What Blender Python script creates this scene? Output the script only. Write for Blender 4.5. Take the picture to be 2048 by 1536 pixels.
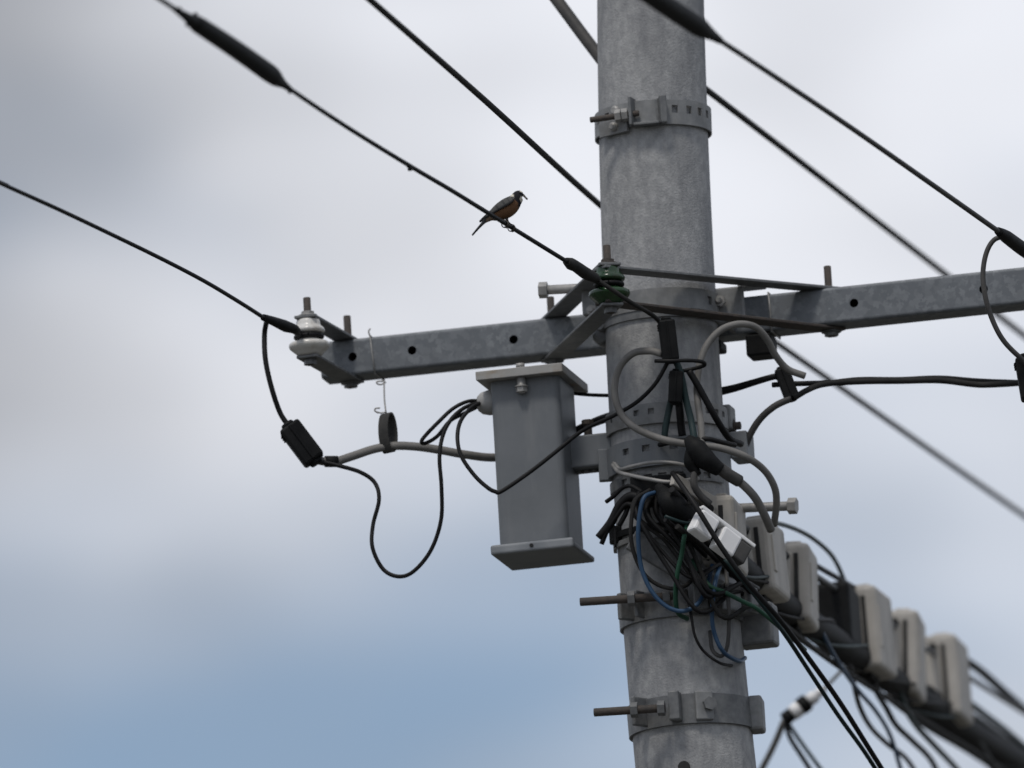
import bpy, bmesh, math, random
from mathutils import Vector, Matrix
random.seed(7)
for o in list(bpy.data.objects): bpy.data.objects.remove(o)
scene = bpy.context.scene
R = math.radians
# ------------------------------------------------------------------ camera
ELEV, ROLL, DIST = R(12.0), R(3.37), 32.0
TGT = Vector((-0.305, 0.0, 8.2))
FW = Vector((0, math.cos(ELEV), math.sin(ELEV)))
_r0, _u0 = Vector((1, 0, 0)), Vector((0, -math.sin(ELEV), math.cos(ELEV)))
RT = _r0*math.cos(ROLL) - _u0*math.sin(ROLL)
UP = _u0*math.cos(ROLL) + _r0*math.sin(ROLL)
EYE = TGT - FW*DIST
FPX = 32000.0
cam_d = bpy.data.cameras.new('camera'); cam = bpy.data.objects.new('camera', cam_d)
scene.collection.objects.link(cam)
M = Matrix((RT, UP, -FW)).transposed().to_4x4(); M.translation = EYE
cam.matrix_world = M
cam_d.sensor_width = 36.0; cam_d.lens = FPX/2048*36.0
cam_d.clip_start = 0.1; cam_d.clip_end = 5000
cam_d.dof.use_dof = True; cam_d.dof.focus_distance = DIST - 0.5
cam_d.dof.aperture_fstop = 3.5
scene.camera = cam
# ------------------------------------------------------------------ sky
SUN_EL, SUN_AZ = R(62), R(200)       # azimuth clockwise from +Y: behind the camera, a little left
world = bpy.data.worlds.new('World'); scene.world = world; world.use_nodes = True
nt = world.node_tree; nt.nodes.clear()
def N(t, **k):
    n = nt.nodes.new(t)
    for a, b in k.items(): setattr(n, a, b)
    return n
L = lambda a, b: nt.links.new(a, b)
wo = N('ShaderNodeOutputWorld')
sky = N('ShaderNodeTexSky', sky_type='NISHITA', sun_disc=False, sun_elevation=SUN_EL, sun_rotation=SUN_AZ, air_density=1.0, dust_density=2.0, ozone_density=2.5)
b1 = N('ShaderNodeBackground'); b1.inputs[1].default_value = 0.11; L(sky.outputs[0], b1.inputs[0])
tc = N('ShaderNodeTexCoord')
mp = N('ShaderNodeMapping'); mp.inputs['Scale'].default_value = (1, 1, 1.7); mp.inputs['Rotation'].default_value = (0, R(4), 0)
mp.inputs['Location'].default_value = (0.0, 0.0, 0.0)
L(tc.outputs['Generated'], mp.inputs[0])
n1 = N('ShaderNodeTexNoise', noise_dimensions='4D'); n1.inputs['Scale'].default_value = 13; n1.inputs['Detail'].default_value = 5; n1.inputs['Roughness'].default_value = 0.42; n1.inputs['W'].default_value = 84.94
L(mp.outputs[0], n1.inputs['Vector'])
rp = N('ShaderNodeValToRGB')
e = rp.color_ramp.elements; e[0].position = 0.25; e[0].color = (0.0, 0.0, 0.0, 1); e[1].position = 0.60; e[1].color = (1, 1, 1, 1)
n2 = N('ShaderNodeTexNoise', noise_dimensions='4D'); n2.inputs['Scale'].default_value = 18; n2.inputs['Detail'].default_value = 5; n2.inputs['Roughness'].default_value = 0.42; n2.inputs['W'].default_value = 27.4
L(mp.outputs[0], n2.inputs['Vector'])
mp3 = N('ShaderNodeMapping'); mp3.inputs['Scale'].default_value = (1, 1, 4.5); mp3.inputs['Rotation'].default_value = (0, R(2), 0); L(tc.outputs['Generated'], mp3.inputs[0])
n3 = N('ShaderNodeTexNoise'); n3.inputs['Scale'].default_value = 34; n3.inputs['Detail'].default_value = 4; n3.inputs['Roughness'].default_value = 0.45; L(mp3.outputs[0], n3.inputs['Vector'])
ma = N('ShaderNodeMath', operation='MULTIPLY_ADD'); ma.inputs[1].default_value = 0.16; ma.inputs[2].default_value = -0.08; L(n3.outputs[0], ma.inputs[0])
md = N('ShaderNodeMath', operation='ADD'); L(n2.outputs[0], md.inputs[0]); L(ma.outputs[0], md.inputs[1])
me_ = N('ShaderNodeMath', operation='ADD'); L(n1.outputs[0], me_.inputs[0]); L(ma.outputs[0], me_.inputs[1])
L(me_.outputs[0], rp.inputs[0])
rc = N('ShaderNodeValToRGB'); L(md.outputs[0], rc.inputs[0])
e = rc.color_ramp.elements; e[0].position = 0.40; e[0].color = (0.37, 0.385, 0.42, 1); e[1].position = 0.595; e[1].color = (0.84, 0.86, 0.92, 1)
b2 = N('ShaderNodeBackground'); L(rc.outputs[0], b2.inputs[0]); b2.inputs[1].default_value = 1.0
mx = N('ShaderNodeMixShader'); L(rp.outputs[0], mx.inputs[0]); L(b1.outputs[0], mx.inputs[1]); L(b2.outputs[0], mx.inputs[2])
L(mx.outputs[0], wo.inputs[0])
# ------------------------------------------------------------------ sun behind thin cloud
sd = bpy.data.lights.new('sun', 'SUN'); sd.energy = 1.5; sd.angle = R(10); sd.color = (1.0, 0.95, 0.88)
so = bpy.data.objects.new('sun', sd); scene.collection.objects.link(so)
sdir = Vector((math.sin(SUN_AZ)*math.cos(SUN_EL), math.cos(SUN_AZ)*math.cos(SUN_EL), math.sin(SUN_EL)))
so.rotation_euler = sdir.to_track_quat('Z', 'Y').to_euler(); so.location = (0, -5, 20)
vs = scene.view_settings; vs.view_transform = 'Standard'; vs.look = 'None'; vs.exposure = 0.0; vs.gamma = 1.0
vs.use_curve_mapping = False
# ------------------------------------------------------------------ picture ray helpers (photo pixels 2048 x 1536)
def ray(px, py): return (FW + RT*((px-1024)/FPX) - UP*((py-768)/FPX))
def at(px, py, Y):                       # point seen at a pixel, on the vertical plane y = Y
    d = ray(px, py); return EYE + d*((Y-EYE.y)/d.y)
def at_z(px, py, Z):                     # same, on the level plane z = Z
    d = ray(px, py); return EYE + d*((Z-EYE.z)/d.z)
V = Vector
UPZ = V((0, 0, 1))
# ------------------------------------------------------------------ materials
MATS = {}
def mat(name, c1, c2=None, rough=0.6, metal=0.0, scale=20, detail=5, bump=0.0, bscale=80, kind='noise', lo=0.35, hi=0.65, spec=0.5, stretch=(1, 1, 1), extra=None):
    m = bpy.data.materials.new(name); m.use_nodes = True; t = m.node_tree; b = t.nodes['Principled BSDF']
    b.inputs['Roughness'].default_value = rough; b.inputs['Metallic'].default_value = metal
    b.inputs['Specular IOR Level'].default_value = spec
    if c2 is None: c2 = tuple(x*0.8 for x in c1)
    tcn = t.nodes.new('ShaderNodeTexCoord'); mpn = t.nodes.new('ShaderNodeMapping'); mpn.inputs['Scale'].default_value = stretch
    t.links.new(tcn.outputs['Object'], mpn.inputs[0])
    if kind == 'spangle':
        dn = t.nodes.new('ShaderNodeTexNoise'); dn.inputs['Scale'].default_value = scale*1.6; dn.inputs['Detail'].default_value = 3
        t.links.new(mpn.outputs[0], dn.inputs['Vector'])
        ad = t.nodes.new('ShaderNodeVectorMath'); ad.operation = 'MULTIPLY_ADD'; ad.inputs[1].default_value = (0.02, 0.02, 0.02)
        t.links.new(dn.outputs['Color'], ad.inputs[0]); t.links.new(mpn.outputs[0], ad.inputs[2])
        tx = t.nodes.new('ShaderNodeTexVoronoi'); tx.inputs['Scale'].default_value = scale
        t.links.new(ad.outputs[0], tx.inputs['Vector'])
        sp = t.nodes.new('ShaderNodeSeparateColor'); t.links.new(tx.outputs['Color'], sp.inputs[0]); fac = sp.outputs[0]
    else:
        tx = t.nodes.new('ShaderNodeTexNoise'); tx.inputs['Scale'].default_value = scale; tx.inputs['Detail'].default_value = detail; tx.inputs['Roughness'].default_value = 0.6
        t.links.new(mpn.outputs[0], tx.inputs['Vector']); fac = tx.outputs[0]
    r = t.nodes.new('ShaderNodeValToRGB'); t.links.new(fac, r.inputs[0])
    r.color_ramp.elements[0].position = lo; r.color_ramp.elements[0].color = (*c1, 1)
    r.color_ramp.elements[1].position = hi; r.color_ramp.elements[1].color = (*c2, 1)
    col = r.outputs[0]
    if extra:                            # a second, larger pattern (stains, wear): (colour, scale, lo, hi, stretch, amount)
        ec, es, elo, ehi, est, am = extra
        m2 = t.nodes.new('ShaderNodeMapping'); m2.inputs['Scale'].default_value = est; m2.inputs['Location'].default_value = (3.3, 1.7, 0.4)
        t.links.new(tcn.outputs['Object'], m2.inputs[0])
        x2 = t.nodes.new('ShaderNodeTexNoise'); x2.inputs['Scale'].default_value = es; x2.inputs['Detail'].default_value = 6; x2.inputs['Roughness'].default_value = 0.65
        t.links.new(m2.outputs[0], x2.inputs['Vector'])
        mr = t.nodes.new('ShaderNodeMapRange'); mr.inputs[1].default_value = elo; mr.inputs[2].default_value = ehi; mr.inputs[4].default_value = am
        t.links.new(x2.outputs[0], mr.inputs[0])
        mi = t.nodes.new('ShaderNodeMix'); mi.data_type = 'RGBA'
        t.links.new(mr.outputs[0], mi.inputs[0]); t.links.new(col, mi.inputs[6]); mi.inputs[7].default_value = (*ec, 1)
        col = mi.outputs[2]
    t.links.new(col, b.inputs['Base Color'])
    if bump:
        bn = t.nodes.new('ShaderNodeTexNoise'); bn.inputs['Scale'].default_value = bscale; bn.inputs['Detail'].default_value = 4
        t.links.new(tcn.outputs['Object'], bn.inputs['Vector'])
        bu = t.nodes.new('ShaderNodeBump'); bu.inputs['Strength'].default_value = bump; bu.inputs['Distance'].default_value = 0.003
        t.links.new(bn.outputs[0], bu.inputs['Height']); t.links.new(bu.outputs[0], b.inputs['Normal'])
    MATS[name] = m; return m
mat('concrete', (0.275, 0.28, 0.285), (0.40, 0.403, 0.403), rough=0.9, scale=70, detail=10, bump=0.5, bscale=240, lo=0.34, hi=0.68, spec=0.2, stretch=(1, 1, 0.7),
    extra=((0.18, 0.185, 0.195), 16, 0.45, 0.72, (1, 1, 0.25), 0.8))
mat('galvanised', (0.135, 0.148, 0.162), (0.20, 0.215, 0.228), rough=0.55, metal=0.2, scale=85, kind='spangle', lo=0.35, hi=1.0, extra=((0.11, 0.12, 0.13), 9, 0.45, 0.75, (1, 1, 1), 0.6))
mat('steel', (0.12, 0.125, 0.13), (0.18, 0.185, 0.185), rough=0.55, metal=0.25, scale=60, bump=0.1)
mat('band_steel', (0.175, 0.182, 0.187), (0.25, 0.255, 0.255), rough=0.6, metal=0.15, scale=35, bump=0.1, extra=((0.12, 0.113, 0.10), 18, 0.48, 0.72, (1, 1, 1), 0.6))
mat('rusty_steel', (0.082, 0.066, 0.055), (0.052, 0.047, 0.044), rough=0.8, metal=0.1, scale=70, bump=0.3, bscale=300)
mat('bolt_zinc', (0.25, 0.25, 0.242), (0.35, 0.34, 0.325), rough=0.5, metal=0.2, scale=50)
mat('box_paint', (0.142, 0.154, 0.166), (0.168, 0.18, 0.192), rough=0.5, scale=9, bump=0.05, spec=0.3, extra=((0.215, 0.222, 0.225), 22, 0.5, 0.75, (1, 1, 0.16), 0.6))
mat('lid_paint', (0.30, 0.30, 0.287), (0.36, 0.355, 0.34), rough=0.6, scale=25, extra=((0.25, 0.175, 0.10), 16, 0.50, 0.70, (1, 1, 3), 0.7))
mat('lip_sunlit_paint', (0.20, 0.215, 0.23), (0.25, 0.265, 0.28), rough=0.55, scale=20)  # lighter box paint: sunlight on the lip is put into its colour
mat('white_porcelain', (0.66, 0.65, 0.62), (0.55, 0.53, 0.48), rough=0.2, scale=14, lo=0.45, hi=0.75, extra=((0.24, 0.20, 0.15), 30, 0.5, 0.75, (1, 1, 0.5), 0.6))
mat('green_porcelain', (0.010, 0.034, 0.014), (0.022, 0.060, 0.022), rough=0.18, scale=16, extra=((0.05, 0.055, 0.035), 30, 0.5, 0.8, (1, 1, 0.5), 0.6))
mat('white_plastic', (0.86, 0.86, 0.86), (0.80, 0.80, 0.80), rough=0.4, scale=20)
mat('beige_plastic', (0.40, 0.38, 0.345), (0.48, 0.455, 0.415), rough=0.6, scale=18, spec=0.3, extra=((0.16, 0.148, 0.132), 14, 0.48, 0.72, (1, 1, 0.5), 0.7))
mat('grey_plastic', (0.30, 0.30, 0.293), (0.37, 0.365, 0.352), rough=0.55, scale=25)
mat('black_rubber', (0.005, 0.0055, 0.006), (0.011, 0.0115, 0.012), rough=0.65, scale=30, bump=0.1, spec=0.18)
mat('black_cable', (0.006, 0.006, 0.0065), (0.012, 0.012, 0.0125), rough=0.55, scale=30, spec=0.2)
mat('old_cable', (0.016, 0.016, 0.0155), (0.03, 0.029, 0.0275), rough=0.7, scale=25, spec=0.2)
mat('grey_cable', (0.14, 0.137, 0.13), (0.20, 0.193, 0.182), rough=0.6, scale=22, spec=0.3)
mat('dark_grey_cable', (0.05, 0.05, 0.05), (0.08, 0.077, 0.074), rough=0.6, scale=22, spec=0.25)
mat('blue_cable', (0.022, 0.055, 0.11), (0.035, 0.08, 0.15), rough=0.45, scale=22, spec=0.3)
mat('green_cable', (0.014, 0.06, 0.036), (0.024, 0.085, 0.05), rough=0.5, scale=22, spec=0.3)
mat('teal_cable', (0.012, 0.026, 0.028), (0.022, 0.042, 0.042), rough=0.5, scale=22, spec=0.25)
mat('rubber_grey', (0.038, 0.038, 0.037), (0.06, 0.058, 0.055), rough=0.75, scale=40, spec=0.2)
mat('hole_dark', (0.02, 0.02, 0.02), (0.03, 0.03, 0.03), rough=0.9)
mat('horn', (0.03, 0.025, 0.02), (0.05, 0.04, 0.03), rough=0.5)
mat('eye', (0.004, 0.004, 0.004), (0.006, 0.006, 0.006), rough=0.1)
mat('ground', (0.065, 0.065, 0.06), (0.11, 0.105, 0.09), rough=0.95, scale=0.15, detail=8, spec=0.1)
bm_ = bpy.data.materials.new('plumage'); bm_.use_nodes = True
_t = bm_.node_tree; _a = _t.nodes.new('ShaderNodeVertexColor'); _a.layer_name = 'col'; _b = _t.nodes['Principled BSDF']
_n = _t.nodes.new('ShaderNodeTexNoise'); _n.inputs['Scale'].default_value = 500
_m = _t.nodes.new('ShaderNodeMix'); _m.data_type = 'RGBA'; _m.blend_type = 'MULTIPLY'; _m.inputs[0].default_value = 0.5
_t.links.new(_a.outputs[0], _m.inputs[6]); _t.links.new(_n.outputs[0], _m.inputs[7]); _t.links.new(_m.outputs[2], _b.inputs['Base Color'])
_b.inputs['Roughness'].default_value = 0.85; _b.inputs['Specular IOR Level'].default_value = 0.2
MATS['plumage'] = bm_
# ------------------------------------------------------------------ mesh building
ORG = {}
def tag(o, label=None, cat=None, group=None, kind=None):
    if label: o['label'] = label
    if cat: o['category'] = cat
    if group: o['group'] = group
    if kind: o['kind'] = kind
    return o
def thing(name, loc, label, cat, group=None):
    o = bpy.data.objects.new(name, None); scene.collection.objects.link(o); o.location = loc
    o.empty_display_size = 0.02
    ORG[o.name] = V(loc); return tag(o, label, cat, group)
class MB:
    def __init__(s): s.v = []; s.f = []; s.sm = []
    def add(s, vs, fs, smooth=False):
        k = len(s.v); s.v += [V(p) for p in vs]; s.f += [[i+k for i in f] for f in fs]
        s.sm += [smooth]*len(fs); return s
    def box(s, c, ax, size, bev=0.0, seg=2):          # c centre, ax three unit axes, size full lengths
        b = bmesh.new(); bmesh.ops.create_cube(b, size=1.0)
        for q in b.verts: q.co = V((q.co.x*size[0], q.co.y*size[1], q.co.z*size[2]))
        if bev: bmesh.ops.bevel(b, geom=list(b.edges), offset=bev, segments=seg, profile=0.5, affect='EDGES', clamp_overlap=True)
        b.verts.ensure_lookup_table(); b.verts.index_update()
        s.add([V(c)+ax[0]*q.co.x+ax[1]*q.co.y+ax[2]*q.co.z for q in b.verts], [[q.index for q in f.verts] for f in b.faces])
        b.free(); return s
    def lathe(s, o, axis, prof, n=32, smooth=True, closed=True):  # prof [(radius, along)]
        axis = axis.normalized(); a = axis.orthogonal().normalized(); b = axis.cross(a)
        vs, fs = [], []
        for r, h in prof:
            for k in range(n):
                t = 2*math.pi*k/n; vs.append(V(o)+axis*h+(a*math.cos(t)+b*math.sin(t))*r)
        for i in range(len(prof)-1):
            for k in range(n):
                fs.append([i*n+k, i*n+(k+1) % n, (i+1)*n+(k+1) % n, (i+1)*n+k])
        s.add(vs, fs, smooth)
        if closed:
            k0 = len(s.v)-len(vs)
            s.f += [[k0+k for k in range(n)][::-1], [k0+(len(prof)-1)*n+k for k in range(n)]]; s.sm += [False, False]
        return s
    def cyl(s, p, q, r, n=20, ch=0.0):
        p, q = V(p), V(q); h = (q-p).length
        if ch: return s.lathe(p, q-p, [(r-ch, 0), (r, ch), (r, h-ch), (r-ch, h)], n, smooth=n > 8)
        return s.lathe(p, q-p, [(r, 0), (r, h)], n, smooth=n > 8)
    def nut(s, p, d, r=0.013, h=0.011): return s.cyl(V(p), V(p)+V(d).normalized()*h, r, 6)
    def tube(s, pts, r, n=12, sub=6, radii=None, raw=False):
        P = [V(p) for p in pts]
        if not raw:
            Q, RR = [], []
            E = [P[0]*2-P[1]]+P+[P[-1]*2-P[-2]]
            for i in range(1, len(E)-2):
                a, b, c, d = E[i-1], E[i], E[i+1], E[i+2]
                for k in range(sub):
                    t = k/sub
                    Q.append(0.5*((2*b)+(c-a)*t+(2*a-5*b+4*c-d)*t*t+(3*b-a-3*c+d)*t**3))
                    if radii: RR.append(radii[i-1]*(1-t)+radii[i]*t)
            Q.append(P[-1]); 
            if radii: RR.append(radii[-1])
        else: Q, RR = P, radii
        vs, fs = [], []; nrm = None
        for i, p in enumerate(Q):
            t = (Q[min(i+1, len(Q)-1)]-Q[max(i-1, 0)]).normalized()
            nrm = t.orthogonal().normalized() if nrm is None else (nrm-t*nrm.dot(t)).normalized()
            b = t.cross(nrm); rr = RR[i] if RR else r
            for k in range(n):
                a = 2*math.pi*k/n; vs.append(p+(nrm*math.cos(a)+b*math.sin(a))*rr)
        for i in range(len(Q)-1):
            for k in range(n): fs.append([i*n+k, i*n+(k+1) % n, (i+1)*n+(k+1) % n, (i+1)*n+k])
        s.add(vs, fs, True); k0 = len(s.v)-len(vs)
        s.f += [[k0+k for k in range(n)][::-1], [k0+(len(Q)-1)*n+k for k in range(n)]]; s.sm += [False, False]
        return s
    def build(s, name, m, parent=None):
        me = bpy.data.meshes.new(name)
        if parent is not None: o0 = ORG[parent.name]
        else:
            lo = V([min(p[i] for p in s.v) for i in range(3)]); hi = V([max(p[i] for p in s.v) for i in range(3)]); o0 = V(((lo.x+hi.x)/2, (lo.y+hi.y)/2, lo.z))
        me.from_pydata([tuple(p-o0) for p in s.v], [], s.f); me.validate()
        if len(me.polygons) == len(s.sm): me.polygons.foreach_set('use_smooth', s.sm)
        b = bmesh.new(); b.from_mesh(me); bmesh.ops.recalc_face_normals(b, faces=b.faces); b.to_mesh(me); b.free()
        me.materials.append(MATS[m])
        o = bpy.data.objects.new(name, me); scene.collection.objects.link(o)
        if parent is not None: o.parent = parent
        else: o.location = o0
        ORG[o.name] = o0
        return o
def frame(d):                            # axes along, across (level), up for a direction
    u = V(d).normalized(); w = UPZ-u*u.z; w.normalize(); return (u, w.cross(u), w)
def cable(name, label, cat, pts, r, m, group=None, parent=None, n=10, sub=6, radii=None):
    P = [at(*p) if not isinstance(p, V) else p for p in pts]
    o = MB().tube(P, r, n, sub, radii).build(name, m, parent)
    if parent is None: tag(o, label, cat, group)
    return o
# ------------------------------------------------------------------ ground
g = MB().add([(-600, -600, 0), (600, -600, 0), (600, 600, 0), (-600, 600, 0)], [[0, 1, 2, 3]]).build('ground', 'ground'); tag(g, kind='structure')
# ------------------------------------------------------------------ the pole
def axis_px(py): return 1301+0.01386*py+2.943e-5*py*py
TAB = [(at(axis_px(y), y, 0.0).z, at(axis_px(y), y, 0.0).x) for y in range(-200, 1701, 50)]
TAB.sort()
def ax(z):
    if z <= TAB[0][0]:
        s = (TAB[1][1]-TAB[0][1])/(TAB[1][0]-TAB[0][0]); d = TAB[0][0]-z; return TAB[0][1]-s*1.2*(1-math.exp(-d/1.2))
    if z >= TAB[-1][0]:
        s = (TAB[-1][1]-TAB[-2][1])/(TAB[-1][0]-TAB[-2][0]); d = z-TAB[-1][0]; return TAB[-1][1]+s*1.2*(1-math.exp(-d/1.2))
    for (z0, x0), (z1, x1) in zip(TAB, TAB[1:]):
        if z0 <= z <= z1: return x0+(x1-x0)*(z-z0)/(z1-z0)
def zpy(py): return at(axis_px(py), py, 0.0).z
Z_TOP, Z_BOT = zpy(0), zpy(1536)
def pr(z): return 0.1075+(Z_TOP-z)/(Z_TOP-Z_BOT)*0.0125
POLE_H = Z_TOP+0.75
zs = [0.0]+[0.4*i for i in range(1, 18)]
zs = [z for z in zs if z < 7.2]+[7.2+0.05*i for i in range(int((POLE_H-7.2)/0.05)+1)]+[POLE_H]
n = 64; vs_, fs_ = [], []
for z in zs:
    for k in range(n):
        a = 2*math.pi*k/n; vs_.append((ax(z)+pr(z)*math.cos(a), pr(z)*math.sin(a), z))
for i in range(len(zs)-1):
    for k in range(n): fs_.append([i*n+k, i*n+(k+1) % n, (i+1)*n+(k+1) % n, (i+1)*n+k])
pole = thing('utility_pole', (0, 0, 0), 'tall weathered grey concrete pole carrying all the brackets and boxes', 'pole')
mb = MB().add(vs_, fs_, True)
mb.f += [[(len(zs)-1)*n+k for k in range(n)]]; mb.sm += [False]
mb.build('shaft', 'concrete', pole)
def on_pole(z, a, off=0.0):              # a in degrees: 0 faces the camera, + to the right
    r = pr(z)+off; return V((ax(z)+r*math.sin(R(a)), -r*math.cos(R(a)), z))
def rad(a): return V((math.sin(R(a)), -math.cos(R(a)), 0))
def tan(a): return V((math.cos(R(a)), math.sin(R(a)), 0))
def plug(px, py, a, parent=pole, r=0.008):
    z = at(px, py, -0.11).z
    MB().cyl(on_pole(z, a, -0.004), on_pole(z, a, 0.004), r, 16).build('bolt_socket', 'hole_dark', parent)
plug(1359, 1536, -12, r=0.012); 
# ------------------------------------------------------------------ straps round the pole
def strap(mb, zc, h, off, th, a0, a1, holes=(), hw=4.5, hh=0.013, hz=0.0, flare=0.0):
    # curved strip; square holes at the given angles
    cuts = sorted(set([a0, a1]+[x for q in holes for x in (q-hw, q+hw)]))
    angs = []
    for p, q in zip(cuts, cuts[1:]):
        k = max(1, int((q-p)/5)); angs += [p+(q-p)*i/k for i in range(k)]
    angs.append(a1)
    zr = [zc-h/2, zc+hz-hh/2, zc+hz+hh/2, zc+h/2]
    for p, q in zip(angs, angs[1:]):
        m = (p+q)/2; inhole = any(abs(m-x) < hw-0.01 for x in holes)
        rows = [(0, 1), (2, 3)] if inhole else [(0, 3)]
        for i, j in rows:
            c = []
            for zz in (zr[i], zr[j]):
                for a in (p, q):
                    for o in (off, off+th): c.append(on_pole(zz, a, o))
            # 0 z0 p in,1 z0 p out,2 z0 q in,3 z0 q out,4.. z1
            f = [[1, 3, 7, 5], [0, 4, 6, 2], [0, 2, 3, 1], [4, 5, 7, 6]]
            if inhole or p == a0 or any(abs(p-(x+hw)) < 1e-6 for x in holes): f.append([0, 1, 5, 4])
            if inhole or q == a1 or any(abs(q-(x-hw)) < 1e-6 for x in holes): f.append([2, 6, 7, 3])
            mb.add(c, f)
    return mb
AX3 = (V((1, 0, 0)), V((0, 1, 0)), V((0, 0, 1)))
# upper band with slotted strap and clamp
z = zpy(262)
t = thing('pole_band', (ax(z), 0, z-0.03), 'perforated steel band with square holes near the top of the pole', 'pole band', 'steel bands round the pole')
strap(MB(), z+0.012, 0.050, 0.004, 0.004, -175, 175, holes=[-70, -52, 22, 38, 53, 68, 84], hz=0.006, hw=3.2, hh=0.016).build('strap', 'band_steel', t)
c = on_pole(z, -6, 0.0); r3, t3 = rad(-8), tan(-8)
mb = MB()
mb.box(on_pole(z+0.014, -19, 0.016), (tan(-19), rad(-19), UPZ), (0.006, 0.036, 0.058), 0.0015)
mb.box(on_pole(z+0.014, 9, 0.014), (tan(9), rad(9), UPZ), (0.014, 0.030, 0.058), 0.003)
mb.box(on_pole(z-0.013, -6, 0.013), (t3, r3, UPZ), (0.052, 0.026, 0.005), 0.001)
mb.box(on_pole(z+0.014, -6, 0.004), (t3, r3, UPZ), (0.046, 0.004, 0.050), 0.001)
mb.build('clamp_lug', 'steel', t)
mb = MB().box(on_pole(z-0.008, -42, 0.009), (tan(-42), rad(-42), UPZ), (0.075, 0.006, 0.03), 0.001)
mb.build('tongue', 'band_steel', t)
p0, p1 = at(1180, 240, -0.112), at(1278, 226, -0.124)
MB().cyl(p0, p1, 0.006, 14, 0.001).build('clamp_bolt', 'rusty_steel', t)
for f in (0.56, 0.70):
    q = p0.lerp(p1, f); MB().nut(q-(p1-p0)*0.05, p1-p0, 0.0135, 0.012).build('nut', 'bolt_zinc', t)
MB().cyl(on_pole(z+0.026, -40, 0.0), on_pole(z+0.026, -40, 0.014), 0.010, 18, 0.004).build('rivet', 'bolt_zinc', t)
MB().cyl(on_pole(z-0.008, -40, 0.0), on_pole(z-0.008, -40, 0.022), 0.009, 18, 0.004).build('rivet', 'bolt_zinc', t)
# ------------------------------------------------------------------ crossarm (behind the pole)
AC = at(1321, 655.6, 0.162); ZA = AC.z
A0 = at_z(650, 727.3, ZA); A1 = at_z(2300, 550.8, ZA)
uA = (A1-A0).normalized(); LA = (A1-A0).length; vA = V((-uA.y, uA.x, 0)); HA = 0.0375
def arm_u(px):                           # distance along the arm for a photo column (front face)
    lo, hi = 0.0, LA
    for _ in range(40):
        m = (lo+hi)/2; d = A0+uA*m-vA*HA-EYE; x = 1024+FPX*d.dot(RT)/d.dot(FW)
        if x < px: lo = m
        else: hi = m
    return lo
def armp(u, v=0.0, w=0.0): return A0+uA*u+vA*v+UPZ*w
ca = thing('cross_arm', tuple(AC-UPZ*HA), 'long square galvanised steel crossarm with round bolt holes, bolted behind the pole', 'crossarm')
cr = 0.007; mb = MB()
prof = []
for sx, sz, a0 in ((1, -1, -90), (1, 1, 0), (-1, 1, 90), (-1, -1, 180)):   # v, w ; skip the flat front, cut separately
    for k in range(5):
        a = R(a0+22.5*k); prof.append((sx*(HA-cr)+cr*math.cos(a), sz*(HA-cr)+cr*math.sin(a)))
K = len(prof)
front = None
for i in range(K):
    p, q = prof[i], prof[(i+1) % K]
    if abs(p[0]+HA) < 1e-6 and abs(q[0]+HA) < 1e-6: front = (p, q); continue
    flat = (Vector(p)-Vector(q)).length > 0.02
    mb.add([armp(0, *p), armp(LA, *p), armp(LA, *q), armp(0, *q)], [[0, 1, 2, 3]], not flat)
mb.add([armp(LA, *p) for p in prof], [list(range(K))])
hs = [arm_u(x) for x in (705, 824, 1027, 1708, 1967, 2180)]
hp = HA-cr; cur = 0.0
for h in hs:
    a, b = h-hp, h+hp
    mb.add([armp(cur, -HA, -hp), armp(a, -HA, -hp), armp(a, -HA, hp), armp(cur, -HA, hp)], [[0, 1, 2, 3]])
    m = 32; sq, ci, ci2 = [], [], []
    for k in range(m):
        th = 2*math.pi*k/m+math.pi/4; cx, cz = math.cos(th), math.sin(th); s = hp/max(abs(cx), abs(cz))
        sq.append(armp(h+cx*s, -HA, cz*s)); ci.append(armp(h+cx*0.009, -HA, cz*0.009)); ci2.append(armp(h+cx*0.009, -HA+0.0045, cz*0.009))
    mb.add(sq+ci+ci2, [[k, (k+1) % m, m+(k+1) % m, m+k] for k in range(m)]+[[m+k, m+(k+1) % m, 2*m+(k+1) % m, 2*m+k] for k in range(m)])
    cur = b
mb.add([armp(cur, -HA, -hp), armp(LA, -HA, -hp), armp(LA, -HA, hp), armp(cur, -HA, hp)], [[0, 1, 2, 3]])
mb.add([armp(0, *p) for p in prof], [list(range(K))])
mb.build('tube', 'galvanised', ca)
# band holding the arm, passing round the front of the pole
zb = zpy(625)
ab = thing('crossarm_band', (ax(zb), 0, zb-0.03), 'broad plain steel band round the pole clamping the crossarm, with bolted ear plate', 'pole band', 'steel bands round the pole')
strap(MB(), zb+0.004, 0.042, 0.002, 0.005, -80, 80, holes=[56], hw=4, hh=0.017).build('strap', 'band_steel', ab)
strap(MB(), zb-0.022, 0.022, 0.001, 0.004, -85, 85).build('lower_strap', 'steel', ab)
def ear(a, du, m, lab=None):
    c = on_pole(zb-0.002, a, 0.0)
pe = at(1455, 611, -0.02)
MB().box(pe, (uA, vA, UPZ), (0.070, 0.008, 0.074), 0.004).build('ear_plate', 'band_steel', ab)
MB().box(pe+V((0.0, 0.055, 0)), (uA, vA, UPZ), (0.008, 0.115, 0.070), 0.002).build('side_plate', 'steel', ab)
nb = at(1441, 603, -0.03); MB().nut(nb, -vA, 0.012, 0.010).cyl(nb, nb-vA*0.02, 0.006, 12, 0.001).build('nut', 'bolt_zinc', ab)
for (px, py) in ((1414, 575), (1456, 635)):
    q = at(px, py, -0.030); MB().cyl(q-vA*0.004, q+vA*0.01, 0.007, 14).build('bolt_socket', 'hole_dark', ab)
pl = at(1189, 612, -0.01)
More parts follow.
